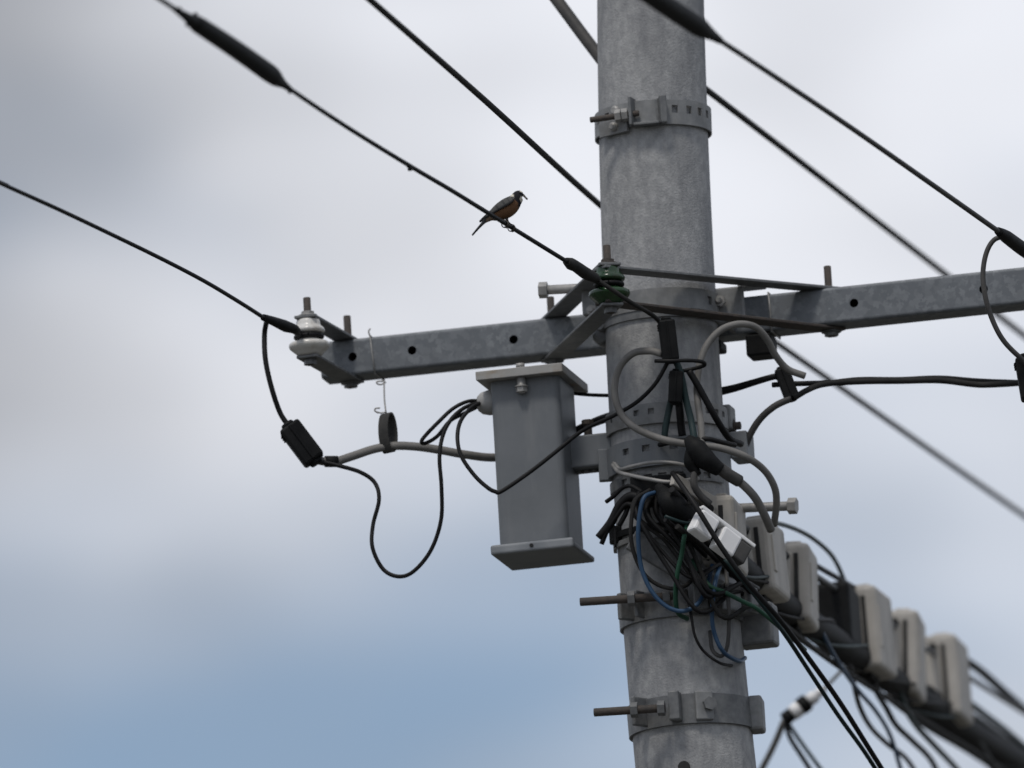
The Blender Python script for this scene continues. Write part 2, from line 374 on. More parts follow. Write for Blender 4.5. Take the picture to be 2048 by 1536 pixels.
MB().box(pl, (uA, vA, UPZ), (0.030, 0.10, 0.055), 0.004).build('ear_plate', 'band_steel', ab)
MB().cyl(at(1184, 621, -0.06), at(1184, 621, -0.06)-vA*0.016, 0.006, 12, 0.001).nut(at(1184, 621, -0.055), -vA, 0.011, 0.008).build('nut', 'bolt_zinc', ab)
MB().box(at(1504, 571, 0.06), (uA, vA, UPZ), (0.05, 0.05, 0.012), 0.003).build('clip', 'bolt_zinc', ab)
q = at(1199, 650, -0.03); MB().cyl(q, q+vA*0.05, 0.011, 14, 0.002).build('through_bolt', 'steel', ab)
q = at(1200, 672, -0.01); MB().cyl(q, q+vA*0.05, 0.016, 14, 0.003).build('through_bolt', 'steel', ab)
# black rubber pads under the arm right of the pole
for px, py, w, h in ((1523, 694, 0.052, 0.044), (1437, 694, 0.022, 0.02)):
    o = MB().box(at(px, py, 0.11), (uA, vA, UPZ), (w, 0.06, h), 0.004).build('rubber_pad', 'black_rubber')
    tag(o, 'square black rubber block hanging under the crossarm right of the pole' if w > 0.03 else 'small black rubber block tucked between pole edge and crossarm', 'rubber pad', 'rubber pads under the crossarm')
# ------------------------------------------------------------------ step bolts
def step_bolt(p_in, p_out, label):
    d = (p_out-p_in).normalized(); t = thing('step_bolt', tuple(p_in), label, 'step bolt', 'step bolts screwed into the pole')
    MB().cyl(p_in, p_out, 0.0095, 20, 0.001).build('shank', 'bolt_zinc', t)
    MB().cyl(p_out-d*0.003, p_out+d*0.014, 0.0165, 6).build('bolt_head', 'bolt_zinc', t)
step_bolt(at(1225, 573, 0.0), at(1092, 580, 0.02), 'grey step bolt with hexagonal head sticking out left, above the crossarm')
step_bolt(at(1435, 1018, 0.02), at(1580, 1012, -0.02), 'step bolt sticking out right, crossed by grey cables above the beige boxes')
# ------------------------------------------------------------------ insulators on strap brackets
def plate(p, q, w, th, ext=0.022):
    d = (q-p).normalized(); p, q = p-d*ext, q+d*ext; u, v, ww = frame(d)
    mb = MB().box((p+q)/2, (u, v, ww), ((q-p).length, w, th), 0.0012, 1); return mb
ZT, ZB = ZA+HA+0.0035, ZA-HA-0.0035
SPOOL = [(0.0, -0.037), (0.024, -0.037), (0.027, -0.033), (0.034, -0.027), (0.0395, -0.022), (0.0415, -0.0175), (0.041, -0.0125), (0.037, -0.0095), (0.026, -0.0065), (0.0215, -0.003), (0.020, 0.002), (0.0205, 0.006), (0.024, 0.0085), (0.030, 0.0095), (0.0325, 0.012), (0.033, 0.0155), (0.031, 0.019), (0.0265, 0.023), (0.0245, 0.027), (0.0238, 0.034), (0.022, 0.037), (0.0, 0.037)]
def insulator(px, py, m, label):
    c = at_z(px, py, ZA)
    t = thing('spool_insulator', tuple(c-UPZ*0.037), label, 'insulator', 'spool insulators on the crossarm brackets')
    MB().lathe(c, UPZ, SPOOL, 40, closed=False).build('spool', m, t)
    MB().cyl(c-UPZ*0.056, c+UPZ*0.083, 0.0075, 16, 0.001).build('pin_bolt', 'rusty_steel', t)
    MB().cyl(c+UPZ*0.0445, c+UPZ*0.054, 0.0135, 6).cyl(c+UPZ*0.0445, c+UPZ*0.047, 0.019, 20).build('nut', 'bolt_zinc' if m[0] == 'w' else 'rusty_steel', t)
    MB().cyl(c-UPZ*0.055, c-UPZ*0.0445, 0.0135, 6).build('bolt_head', 'steel', t)
    return c
cW = insulator(618, 676, 'white_porcelain', 'white porcelain spool insulator at the left end of the crossarm')
cG = insulator(1218, 572, 'green_porcelain', 'glossy green spool insulator in front of the pole')
def arm_bolt(u, t, hi=0.05):
    p = armp(u); MB().cyl(p-UPZ*(HA+0.018), p+UPZ*(HA+hi), 0.0075, 16, 0.001).build('bolt', 'rusty_steel', t)
    MB().cyl(p-UPZ*(HA+0.017), p-UPZ*(HA+0.0075), 0.0145, 6).cyl(p-UPZ*(HA+0.0095), p-UPZ*(HA+0.0072), 0.020, 20).build('bolt_head', 'steel', t)
uW = arm_u(690); uG0, uG1 = arm_u(1097), arm_u(1652)
t = thing('strap_bracket', tuple(armp(uW)), 'short pair of steel straps holding the white insulator at the crossarm end', 'bracket', 'strap brackets on the crossarm')
for zz in (ZT, ZB):
    a, b = V((*armp(uW).xy, zz)), V((*cW.xy, zz)); plate(a, b, 0.044, 0.006).build('strap', 'steel', t)
arm_bolt(uW, t, 0.056)
t = thing('strap_bracket', tuple(armp(uG0)), 'V-shaped steel strap bracket reaching round the pole to the green insulator', 'bracket', 'strap brackets on the crossarm')
for zz, k in ((ZT, 0), (ZB, 1)):
    a, b = V((*armp(uG0).xy, zz)), V((*cG.xy, zz)); plate(a, b, 0.044, 0.006).build('strap', 'steel', t)
    a = V((*armp(uG1).xy, zz)); plate(a, b-V((0, 0, 0.0062 if k == 0 else -0.0062)), 0.042, 0.006).build('strap', 'rusty_steel' if k else 'steel', t)
arm_bolt(uG0, t, 0.05); arm_bolt(uG1, t, 0.052)
# ------------------------------------------------------------------ power lines coming over from the left
def far(p, q, length): d = (q-p).normalized(); return [q+d*length*0.02, q+d*length*0.3, q+d*length]
def ext_near(P, length): return [P[0]+(P[0]-P[2]).normalized()*length*f for f in (1, 0.3, 0.02)]+P
P = [at_z(x, y, ZA+0.002) for x, y in ((-60, 337), (0, 366), (120, 420), (240, 477), (330, 521), (410, 563), (480, 605), (530, 637))]
t = thing('power_line', tuple(P[-1]), 'thin black power line running up left from the white insulator', 'power line', 'power lines from the insulators')
MB().tube(ext_near(P, 25), 0.0042, 10, 4).build('wire', 'black_cable', t)
g0 = [at_z(x, y, ZA+0.002) for x, y in ((527, 635), (548, 643), (570, 652), (590, 659))]
MB().tube(g0+[cW+V((-0.018, -0.014, 0.004))], 0.009, 12, 6, radii=[0.007, 0.0095, 0.012, 0.0095, 0.006]).build('dead_end_grip', 'black_rubber', t)
MB().tube([cW+V((-0.026*math.sin(a)-0.0, -0.026*math.cos(a), 0.002)) for a in [math.pi*2*i/16 for i in range(17)]], 0.005, 10, 3).build('loop', 'black_cable', t)
BW = [(300, -15), (360, 25), (470, 98), (580, 178), (700, 258), (820, 332), (900, 379), (960, 416), (1020, 453), (1080, 490), (1140, 527)]
P = [at_z(x, y, ZA+0.004) for x, y in BW]
t = thing('power_line', tuple(P[-1]), 'black power line the bird perches on, with a thick splice sleeve', 'power line', 'power lines from the insulators')
MB().tube(ext_near(P, 25), 0.0044, 10, 4).build('wire', 'black_cable', t)
def sleeve(P, prof, t): 
    return MB().tube(P, 1, 16, 4, radii=prof).build('splice_sleeve', 'black_rubber', t)
S = [at_z(x, y, ZA+0.004) for x, y in ((348, 17), (372, 33), (386, 43), (400, 52), (470, 98), (538, 146), (552, 158), (566, 168), (582, 180))]
sleeve(S, [0.005, 0.0085, 0.012, 0.0165, 0.0172, 0.0175, 0.014, 0.008, 0.005], t)
for x, y, dx, dz, r in ((362, 26, -.004, .010, .004), (392, 44, 0, .017, .004), (556, 160, .004, .012, .004), (574, 174, .006, -.012, .0032), (545, 152, 0, -.016, .004), (376, 38, -.002, -.014, .004)):
    q = at_z(x, y, ZA+0.004); MB().tube([q, q+V((dx*.5, 0, dz*.6)), q+V((dx, 0, dz))], r, 8, 3).build('tie', 'black_rubber', t)
q = at_z(819, 332, ZA+0.002); MB().tube([q+V((-0.004, 0, 0.004)), q+V((0, 0, -0.002)), q+V((0.001, 0, -0.009))], 0.0045, 8, 3).build('tie', 'black_rubber', t)
g0 = [at_z(x, y, ZA+0.004) for x, y in ((1133, 523), (1142, 528), (1152, 533), (1172, 547), (1190, 556))]
MB().tube(g0+[cG+V((-0.018, -0.014, 0.003))], 0.01, 12, 6, radii=[0.008, 0.0125, 0.0115, 0.0125, 0.010, 0.006]).build('dead_end_grip', 'old_cable', t)
MB().tube([cG+V((-0.026*math.sin(a), -0.026*math.cos(a), 0.002)) for a in [math.pi*2*i/16 for i in range(17)]], 0.005, 10, 3).build('loop', 'black_cable', t)
# right front line
WR = [(1280, -25), (1330, 8), (1430, 74), (1440, 81), (1560, 160), (1700, 254), (1860, 366), (2010, 472), (2080, 522), (2140, 566)]
P = [at_z(x, y, ZA+0.01) for x, y in WR]
t = thing('power_line', tuple(P[-1]), 'power line crossing in front of the pole top toward the right frame edge', 'power line', 'power lines from the insulators')
MB().tube(ext_near(P, 25), 0.0052, 10, 4).build('wire', 'dark_grey_cable', t)
S = [at_z(x, y, ZA+0.01) for x, y in ((1180, -92), (1280, -25), (1340, 16), (1395, 52), (1412, 63), (1425, 71), (1440, 81))]
sleeve(S, [0.018, 0.019, 0.019, 0.0185, 0.014, 0.010, 0.007], t)
g0 = [at_z(x, y, ZA+0.01) for x, y in ((1996, 462), (2012, 473), (2040, 494), (2080, 522))]
MB().tube(g0, 0.01, 12, 5, radii=[0.008, 0.013, 0.014, 0.014]).build('dead_end_grip', 'black_rubber', t)
# lines behind the pole
P = [at(735, -5, -2.0), at(970, 201, -0.85), at(1200, 410, 0.42), at(1415, 588, 1.2), at(1560, 690, 1.8), at(1700, 788, 2.4), at(1880, 914, 3.2), at(2060, 1039, 4.0)]
o = MB().tube([P[0]+(P[0]-P[1]).normalized()*q for q in (22, 6, .5)]+P+far(P[-2], P[-1], 22), 0.0062, 10, 4).build('overhead_wire', 'old_cable')
tag(o, 'straight wire passing behind pole and crossarm from top left to right edge', 'wire', 'overhead wires behind the pole')
P = [at(1302, 92, 0.12), at(1415, 181, 0.55), at(1640, 354, 1.5), at(1880, 540, 2.5), at(2060, 680, 3.3)]
o = MB().tube(P+far(P[-2], P[-1], 22), 0.0068, 10, 4).build('overhead_wire', 'old_cable')
tag(o, 'wire leaving the back of the pole top, sloping down behind the right crossarm', 'wire', 'overhead wires behind the pole')
P = [at(1302, 246, 0.125), at(1193, 106, 0.20), at(1108, -8, 0.26), at(900, -290, 0.42), at(300, -1100, 0.9)]
o = MB().tube(P, 0.0125, 14, 4).build('overhead_wire', 'dark_grey_cable')
tag(o, 'thick grey cable at the top, ending behind the left side of the pole', 'wire', 'overhead wires behind the pole')
# ------------------------------------------------------------------ steel junction box on its bracket arm
bu, bv = uA, vA
fc = at(1057, 924, -0.05)                # middle of the front face
BWD, BD, BH = 0.142, 0.150, 0.342
bt = thing('junction_box', tuple(fc+bv*BD/2-UPZ*0.17), 'tall grey painted steel box with overhanging pale lid, hung beside the pole', 'junction box')
cb = fc+bv*BD/2
b = bmesh.new(); bmesh.ops.create_cube(b, size=1.0)
for q in b.verts: q.co = V((q.co.x*BWD, q.co.y*BD, q.co.z*BH))
bmesh.ops.bevel(b, geom=[e for e in b.edges if abs((e.verts[0].co-e.verts[1].co).z) > 0.1], offset=0.016, segments=5, profile=0.5, affect='EDGES')
b.verts.index_update()
mb = MB(); mb.add([cb+bu*q.co.x+bv*q.co.y+UPZ*q.co.z for q in b.verts], [[q.index for q in f.verts] for f in b.faces]); b.free()
mb.build('body', 'box_paint', bt)
lt = fc+UPZ*(BH/2)
LW, LD = 0.178, 0.226
lid_c = cb+UPZ*(BH/2+0.0092)+bv*0.012-bu*0.003
lid = MB().box(lid_c, (bu, bv, UPZ), (LW, LD, 0.018), 0.0012, 1).build('lid', 'lid_paint', bt)
pb = lid_c-bv*(LD/2-0.016)+bu*0.0
MB().cyl(pb-UPZ*0.042, pb+UPZ*0.016, 0.0065, 14, 0.001).cyl(pb+UPZ*0.0095, pb+UPZ*0.019, 0.009, 20).build('bolt', 'bolt_zinc', lid)
MB().lathe(pb, -UPZ, [(0.009, 0.0095), (0.0088, 0.024), (0.011, 0.026)], 18).build('spacer', 'bolt_zinc', lid)
MB().cyl(pb-UPZ*0.039, pb-UPZ*0.027, 0.0115, 6).cyl(pb-UPZ*0.029, pb-UPZ*0.0265, 0.013, 20).build('nut', 'bolt_zinc', lid)
fl_c = cb-UPZ*(BH/2+0.006)+bv*0.004
fl = MB().box(fl_c+bu*0.0, (bu, bv, UPZ), (0.172, 0.178, 0.012), 0.004, 3).build('bottom_flange', 'box_paint', bt)
MB().box(fl_c-bv*0.090+UPZ*0.003, (bu, bv, UPZ), (0.170, 0.012, 0.020), 0.005, 3).build('front_lip', 'lip_sunlit_paint', fl)
q = fl_c-bv*0.0962+UPZ*0.004; MB().cyl(q+bv*0.002, q-bv*0.0015, 0.004, 12).build('screw', 'hole_dark', fl)
gq = at(974, 806, 0.015)
gl = MB().lathe(gq+bu*0.035, -bu, [(0.0255, 0), (0.0255, 0.031), (0.022, 0.045), (0.015, 0.053), (0.010, 0.054)], 28).build('cable_gland', 'grey_plastic', bt)
# bracket arm and band C
zc_ = at(1290, 905, -0.11).z
tb = thing('bracket_arm', tuple(at(1180, 930, 0.02)), 'square steel bracket arm carrying the grey box, banded to the pole', 'bracket')
p0 = at(1138, 912, 0.045); p1 = p0+bu*0.115
MB().box((p0+p1)/2, (bu, bv, UPZ), ((p1-p0).length, 0.07, 0.066), 0.004).build('tube', 'box_paint', tb)
mb = strap(MB(), zc_, 0.058, 0.004, 0.006, -84, 78, holes=[-44, -22, 4], hw=3.8, hh=0.013, hz=0.008); mb.build('saddle', 'box_paint', tb)
MB().box(on_pole(zc_, -88, 0.012), (tan(-88), rad(-88), UPZ), (0.02, 0.03, 0.064), 0.002).build('ear_plate', 'box_paint', tb)
q = at(1484, 895, 0.02)
MB().box(q, (bu, bv, UPZ), (0.036, 0.07, 0.055), 0.003).build('ear_plate', 'box_paint', tb)
q = at(1176, 861, 0.03); MB().cyl(q-UPZ*0.015, q+UPZ*0.022, 0.0085, 14, 0.001).cyl(q+UPZ*0.012, q+UPZ*0.021, 0.0125, 6).build('bolt', 'rusty_steel', tb)
mb = MB()
for i in range(6):
    q = p0+bu*(0.018+0.016*i)-UPZ*0.034; mb.cyl(q-UPZ*0.004, q+UPZ*0.004, 0.008, 12)
mb.build('weld_bead', 'steel', tb)
# band B : perforated strap just above
z = at(1330, 826, -0.11).z
t = thing('pole_band', (ax(z), 0, z-0.03), 'perforated steel band just above the bracket arm of the grey box', 'pole band', 'steel bands round the pole')
strap(MB(), z+0.0, 0.042, 0.004, 0.004, -178, 178, holes=[-66, -30, -15, 42, 55, 68], hw=2.9, hh=0.012, hz=0.004).build('strap', 'band_steel', t)
q = at(1470, 852, 0.03); MB().cyl(q-bu*0.03, q+bu*0.012, 0.008, 12, 0.001).nut(q-bu*0.012, bu, 0.014, 0.012).build('clamp_bolt', 'rusty_steel', t)
MB().box(at(1452, 838, 0.03), (bu, bv, UPZ), (0.03, 0.05, 0.05), 0.004).build('clamp_lug', 'band_steel', t)
# ------------------------------------------------------------------ lower bands
def lug_band(py, label, h, boltpx, lugs, extra=None):
    z = zpy(py)
    t = thing('pole_band', (ax(z), 0, z-0.04), label, 'pole band', 'steel bands round the pole')
    strap(MB(), z, h, 0.002, 0.005, -178, 178).build('strap', 'steel', t)
    for a, w, d, m in lugs:
        MB().box(on_pole(z+0.004, a, d/2), (tan(a), rad(a), UPZ), (w, d, h*0.98), 0.003).build('clamp_lug', m, t)
    (x0, y0), (x1, y1), Yb = boltpx
    p0, p1 = at(x0, y0, Yb), at(x1, y1, Yb-0.02)
    MB().cyl(p0, p1, 0.0085, 16, 0.001).build('clamp_bolt', 'rusty_steel', t)
    d = (p1-p0).normalized()
    for f in (0.52, 0.9):
        MB().nut(p0.lerp(p1, f), d, 0.0155, 0.014).build('nut', 'steel', t)
    return t, z
t, z = lug_band(1228, 'dark steel clamp band below the beige boxes with long bolt sticking left', 0.055, ((1160, 1204), (1345, 1192), -0.125), [(-52, 0.012, 0.04, 'steel'), (-38, 0.008, 0.03, 'steel'), (14, 0.03, 0.045, 'steel'), (40, 0.05, 0.04, 'steel'), (62, 0.03, 0.05, 'steel')])
MB().box(at(1515, 1252, 0.0), (bu, bv, UPZ), (0.075, 0.06, 0.085), 0.006).build('side_block', 'steel', t)
t, z = lug_band(1440, 'lowest steel clamp band on the pole with bolt sticking left', 0.06, ((1188, 1425), (1330, 1416), -0.13), [(-46, 0.010, 0.042, 'steel'), (-13, 0.022, 0.034, 'steel'), (12, 0.036, 0.014, 'band_steel')])
q = on_pole(z+0.006, 16, 0.014); MB().nut(q, rad(16), 0.014, 0.010).build('nut', 'steel', t)
MB().box(on_pole(z, 84, 0.012), (tan(84), rad(84), UPZ), (0.06, 0.03, 0.07), 0.006).build('clamp_lug', 'band_steel', t)
# slotted strand band (two pale rails) and the thin straps below
z = at(1310, 948, -0.12).z
t = thing('strand_band', (ax(z), 0, z-0.03), 'pale slotted band with two rails below the bracket arm', 'pole band', 'steel bands round the pole')
def hoop(pts, w, th):                     # flat steel strip set on edge along a path
    P_ = [at(*p) for p in pts]; mb = MB().tube(P_, w, 12, 6)
    return mb
hoop([(1228, 925, -.05), (1240, 938, -.10), (1262, 933, -.13), (1300, 925, -.15), (1340, 925, -.155), (1372, 931, -.15), (1392, 940, -.13)], 0.0036, 0).build('rail', 'bolt_zinc', t)
hoop([(1226, 930, -.05), (1238, 944, -.10), (1262, 951, -.13), (1296, 958, -.155), (1335, 964, -.165), (1370, 961, -.155), (1396, 957, -.13)], 0.0042, 0).build('rail', 'bolt_zinc', t)
strap(MB(), z-0.004, 0.022, 0.003, 0.004, -88, 60, holes=[-50, -36, -22, -8, 8, 22, 36], hw=4, hh=0.012).build('slotted_strap', 'steel', t)
MB().box(at(1318, 982, -0.128), (tan(-4), rad(-4), UPZ), (0.112, 0.022, 0.062), 0.004).build('shade_block', 'black_rubber', t)  # black block added to paint in the shadowed gap below the band
z = at(1300, 1062, -0.12).z
t = thing('pole_band', (ax(z), 0, z-0.02), 'pair of thin dark straps round the pole behind the blue cable', 'pole band', 'steel bands round the pole')
strap(MB(), z+0.010, 0.012, 0.002, 0.008, -100, 40).build('strap', 'black_rubber', t)
strap(MB(), z-0.008, 0.010, 0.002, 0.006, -100, 40).build('strap', 'band_steel', t)
MB().box(on_pole(z+0.012, -72, 0.008), (tan(-72), rad(-72), UPZ), (0.03, 0.02, 0.035), 0.004).build('buckle', 'black_rubber', t)
# ------------------------------------------------------------------ strand, main cable and terminal boxes going away to the right
def strandY(px): return -0.22+0.0016*(px-1340) if px < 1450 else -0.044+0.006*(px-1450)
ST = [(1345, 1010), (1400, 1062), (1460, 1118), (1540, 1190), (1640, 1262), (1750, 1338), (1860, 1412), (1960, 1478), (2060, 1540)]
P = [at(x, y, strandY(x)) for x, y in ST]
mc = thing('main_cable', tuple(P[0]), 'thick black communication cable running away under the row of beige boxes', 'cable')
MC = [at(1318, 975, -0.16), at(1330, 992, -0.19)]+P+far(P[-2], P[-1], 20)
MB().tube(MC, 0.029, 18, 5, radii=[0.010, 0.017, 0.024]+[0.029]*(len(MC)-3)).build('sheath', 'black_rubber', mc)
for k in range(3):                      # tie wires lashed along it
    a0 = 2.1*k; Q = []
    for i in range(len(P)-1):
        for f in (0, .25, .5, .75):
            q = P[i].lerp(P[i+1], f); a = a0+(i+f)*(2.3+0.5*k)
            Q.append(q+V((math.cos(a)*0.034, -0.012+math.sin(a)*0.03, math.sin(a)*0.034)))
    MB().tube(Q, 0.0035, 8, 3).build('lashing_wire', ('old_cable', 'black_cable', 'teal_cable')[k], mc)
for k, (dx, dy) in enumerate(((-12, 34), (8, 44), (-4, -30))):
    MB().tube([at(x+dx+random.uniform(-6, 6), y+dy+random.uniform(-7, 7), strandY(x)-0.03) for x, y in ST], 0.005+0.001*k, 8, 5).build('side_wire', ('black_cable', 'old_cable', 'black_cable')[k], mc)
ST2 = [(1345, 958), (1425, 1006), (1500, 1062), (1600, 1130), (1700, 1196), (1800, 1262), (1900, 1330), (2060, 1432)]
P = [at(x, y, strandY(x)+0.03) for x, y in ST2]
o = MB().tube(P+far(P[-2], P[-1], 20), 0.006, 10, 5).build('strand_wire', 'steel'); tag(o, 'steel support strand holding the row of beige boxes', 'wire')
a, b = at(1352, 962, -0.18), at(1440, 1014, -0.10)
u, v, w = frame(b-a)
o = MB().box((a+b)/2, (u, v, w), ((b-a).length+0.02, 0.012, 0.026), 0.002).build('strand_clamp', 'beige_plastic'); tag(o, 'beige bar sloping from the slotted band to the nearest beige box', 'clamp')
a, b = at(1262, 1078, -0.15), at(1450, 1190, -0.12)
u, v, w = frame(b-a)
o = MB().box((a+b)/2, (u, v, w), ((b-a).length, 0.012, 0.045), 0.002).build('brace_bar', 'steel'); tag(o, 'flat dark steel bar sloping across the pole under the white connectors', 'brace')
tS0 = V((0.164, 0.986, 0)); nS0 = V((0.986, -0.164, 0))
BX = [(1434, 1060, 0.144, 'nearest the pole'), (1508, 1108, 0.152, 'second from the pole'), (1584, 1162, 0.158, 'third from the pole, before the gap'), (1722, 1254, 0.170, 'fourth from the pole, just after the gap'), (1802, 1302, 0.170, 'fifth from the pole'), (1882, 1350, 0.168, 'farthest from the pole')]
for i, (x, y, h, w_) in enumerate(BX):
    Yb = strandY(x)-0.045
    ya = R((0, 3, -2.5, 4, -3, 1.5)[i]); tl = R((1.0, -2.5, 2.0, -1.5, 3.0, -1.0)[i]); sc = 1+max(0, Yb)/34
    tS = tS0*math.cos(ya)+nS0*math.sin(ya); n_ = V((tS.y, -tS.x, 0)); UB = (UPZ*math.cos(tl)+n_*math.sin(tl)); nS = (n_*math.cos(tl)-UPZ*math.sin(tl)); h *= sc
    c = at(x, y, Yb)+tS*0.08
    t = thing('terminal_box', tuple(c-UPZ*h/2), 'beige plastic terminal box on the strand, '+w_, 'terminal box', 'row of beige terminal boxes')
    MB().box(c, (nS, tS, UB), (0.072*sc, 0.16, h), 0.012, 3).build('housing', 'beige_plastic', t)
    e0 = c-tS*0.08
    MB().box(e0-nS*0.017-tS*0.003-UB*0.004, (nS, tS, UB), (0.030, 0.016, h-0.034), 0.005, 2).build('end_cover', 'beige_plastic', t)
    q = e0-nS*0.012+UB*(h/2-0.030)-tS*0.009; MB().cyl(q, q-tS*0.005, 0.0095, 18).build('port', 'hole_dark', t)
    MB().box(e0+nS*0.009-tS*0.0005, (nS, tS, UB), (0.009, 0.006, h-0.045), 0.001).build('seam', 'hole_dark', t)
    MB().box(c+nS*0.032-tS*0.02, (tS, nS, UB), (0.016, 0.006, h-0.04), 0.002).build('side_rib', 'beige_plastic', t)
    MB().box(c+UB*(h/2+0.004), (nS, tS, UB), (0.034, 0.085, 0.012), 0.004, 2).build('top_cap', 'beige_plastic', t)
    MB().box(c-UB*(h/2+0.004)-nS*0.01, (nS, tS, UB), (0.03, 0.08, 0.012), 0.004, 2).build('cable_inlet', 'black_rubber', t)
    MB().box(c-tS*0.081+UB*(h*0.18)-nS*0.02, (nS, tS, UB), (0.016, 0.006, 0.02), 0.002).build('latch', 'grey_plastic', t)
    MB().box(c-tS*0.06+nS*0.037, (tS, nS, UB), (0.02, 0.006, h*0.5), 0.002).build('side_rib', 'beige_plastic', t)
tS, nS = tS0, nS0
# white connector blocks
a, b = at(1392, 1028, -0.26), at(1498, 1108, -0.20)
u, v, w = frame(b-a)
t = thing('white_connector', tuple((a+b)/2), 'bright white plastic connector strip of two blocks in front of the boxes', 'connector')
MB().box((a+b)/2+w*0.016, (u, v, w), ((b-a).length, 0.026, 0.008), 0.002).build('rail', 'white_plastic', t)
for f in (0.18, 0.60):
    MB().box(a.lerp(b, f)-w*0.012, (u, v, w), (0.045, 0.034, 0.048), 0.005, 2).build('block', 'white_plastic', t)
MB().box(a.lerp(b, 0.86)-w*0.012, (u, v, w), (0.030, 0.030, 0.042), 0.004, 2).build('end_block', 'dark_grey_cable', t)
# ------------------------------------------------------------------ splice covers
def cover(p, q, w, d, label, ribs=True):
    u = (q-p).normalized(); v = V((0, 1, 0)); v = (v-u*v.dot(u)).normalized(); s = u.cross(v); L_ = (q-p).length
    t = thing('splice_cover', tuple((p+q)/2), label, 'splice cover', 'black splice covers')
    MB().box((p+q)/2, (u, v, s), (L_, d, w), w*0.12, 2).build('shell', 'black_rubber', t)
    MB().box((p+q)/2-v*d*0.5, (u, v, s), (L_*0.94, d*0.14, w*0.12), 0.0012, 1).build('hinge_ridge', 'black_rubber', t)
    for k in range(3):
        MB().box(p.lerp(q, 0.12+0.055*k)-s*w*0.5, (u, v, s), (L_*0.03, d*0.6, w*0.14), 0.001, 1).build('latch', 'black_rubber', t)
    MB().lathe(p, -u, [(w*0.34, 0), (w*0.26, w*0.16)], 16).build('collar', 'black_rubber', t)
    MB().lathe(q, u, [(w*0.34, 0), (w*0.26, w*0.16)], 16).build('collar', 'black_rubber', t)
    return t
cover(at(577, 852, 0.03), at(630, 922, 0.03), 0.046, 0.04, 'black splice cover hanging free, left of the crossarm end')
cover(at(1332, 640, -0.22), at(1342, 722, -0.21), 0.034, 0.036, 'upright black splice cover in front of the pole below the green insulator')
cover(at(1353, 742, -0.20), at(1350, 806, -0.19), 0.028, 0.03, 'black cable cover in front of the pole above the perforated band')
cover(at(1562, 738, -0.02), at(1585, 798, -0.02), 0.030, 0.03, 'small tilted black splice cover right of the pole below the crossarm')
cover(at(2052, 715, -0.35), at(2066, 800, -0.35), 0.046, 0.04, 'black splice cover cut by the right frame edge')
# ------------------------------------------------------------------ jumpers and cables, left side
YG = cG.y
cable('jumper_cable', 'black jumper dropping from the white insulator to the free splice cover', 'cable', [(533, 643, cW.y-0.05), (529, 670, .03), (531, 720, .02), (543, 775, .02), (560, 825, .03), (578, 853, .03)], 0.0055, 'black_cable', 'jumper cables', sub=8)
cable('jumper_cable', 'thin black cable sagging in a deep S loop from box gland to splice cover', 'cable', [(962, 804, .01), (930, 815, -.01), (903, 838, -.03), (886, 870, -.04), (879, 915, -.05), (883, 975, -.05), (882, 1040, -.04), (862, 1100, -.03), (828, 1142, -.02), (797, 1153, -.01), (766, 1138, 0), (745, 1095, 0), (746, 1050, .01), (758, 1000, .01), (750, 966, .02), (722, 945, .02), (680, 932, .02), (628, 920, .03)], 0.0042, 'black_cable', 'jumper cables', sub=8)
cable('jumper_cable', 'thin black cable crossing the front of the grey box in a V', 'cable', [(960, 806, 0.0), (940, 818, -.03), (920, 845, -.08), (915, 880, -.11), (924, 915, -.12), (950, 952, -.125), (975, 975, -.13), (990, 983, -.13), (1004, 982, -.13), (1060, 944, -.13), (1110, 905, -.13), (1150, 872, -.13), (1180, 853, -.14), (1230, 830, -.16), (1275, 803, -.18), (1310, 768, -.20), (1336, 724, -.21)], 0.0042, 'black_cable', 'jumper cables', sub=8)
cable('jumper_cable', 'small loop of thin black cable left of the box gland', 'cable', [(962, 802, .012), (935, 803, 0), (905, 818, -.01), (875, 846, -.02), (850, 872, -.02), (843, 884, -.02), (852, 886, -.01), (875, 872, -.005), (900, 842, 0), (930, 826, .01), (962, 810, .015)], 0.004, 'black_cable', 'jumper cables', sub=8)
cable('cable', 'grey cable running from the splice cover through the hanger ring behind the box', 'cable', [(630, 920, .04), (665, 924, .05), (700, 914, .06), (745, 899, .07), (785, 892, .07), (830, 893, .07), (880, 900, .08), (930, 909, .09), (990, 915, .13), (1070, 905, .20), (1140, 868, .18), (1180, 848, .14), (1222, 832, .10), (1290, 815, .13)], 0.0085, 'grey_cable', 'grey cables', sub=8, n=14)
MB_ = MB().tube([at(650, 923, .047), at(675, 923, .053)], 0.0115, 14, 2).build('cable_tie', 'black_rubber'); tag(MB_, 'black tape wrap on the grey cable beside the free splice cover', 'cable tie')
cable('cable', 'thin black cable from behind the box lid to the pole', 'cable', [(1120, 782, .10), (1150, 787, .10), (1185, 790, .09), (1222, 791, .06), (1260, 792, .02)], 0.0038, 'black_cable', 'thin black cables')
MB_ = MB().tube([at(1136, 868, .10), at(1160, 858, .09), at(1190, 845, .08), at(1222, 834, .05)], 0.008, 12, 5).build('cable', 'black_cable'); tag(MB_, 'thick black cable end between the grey box and the pole', 'cable')
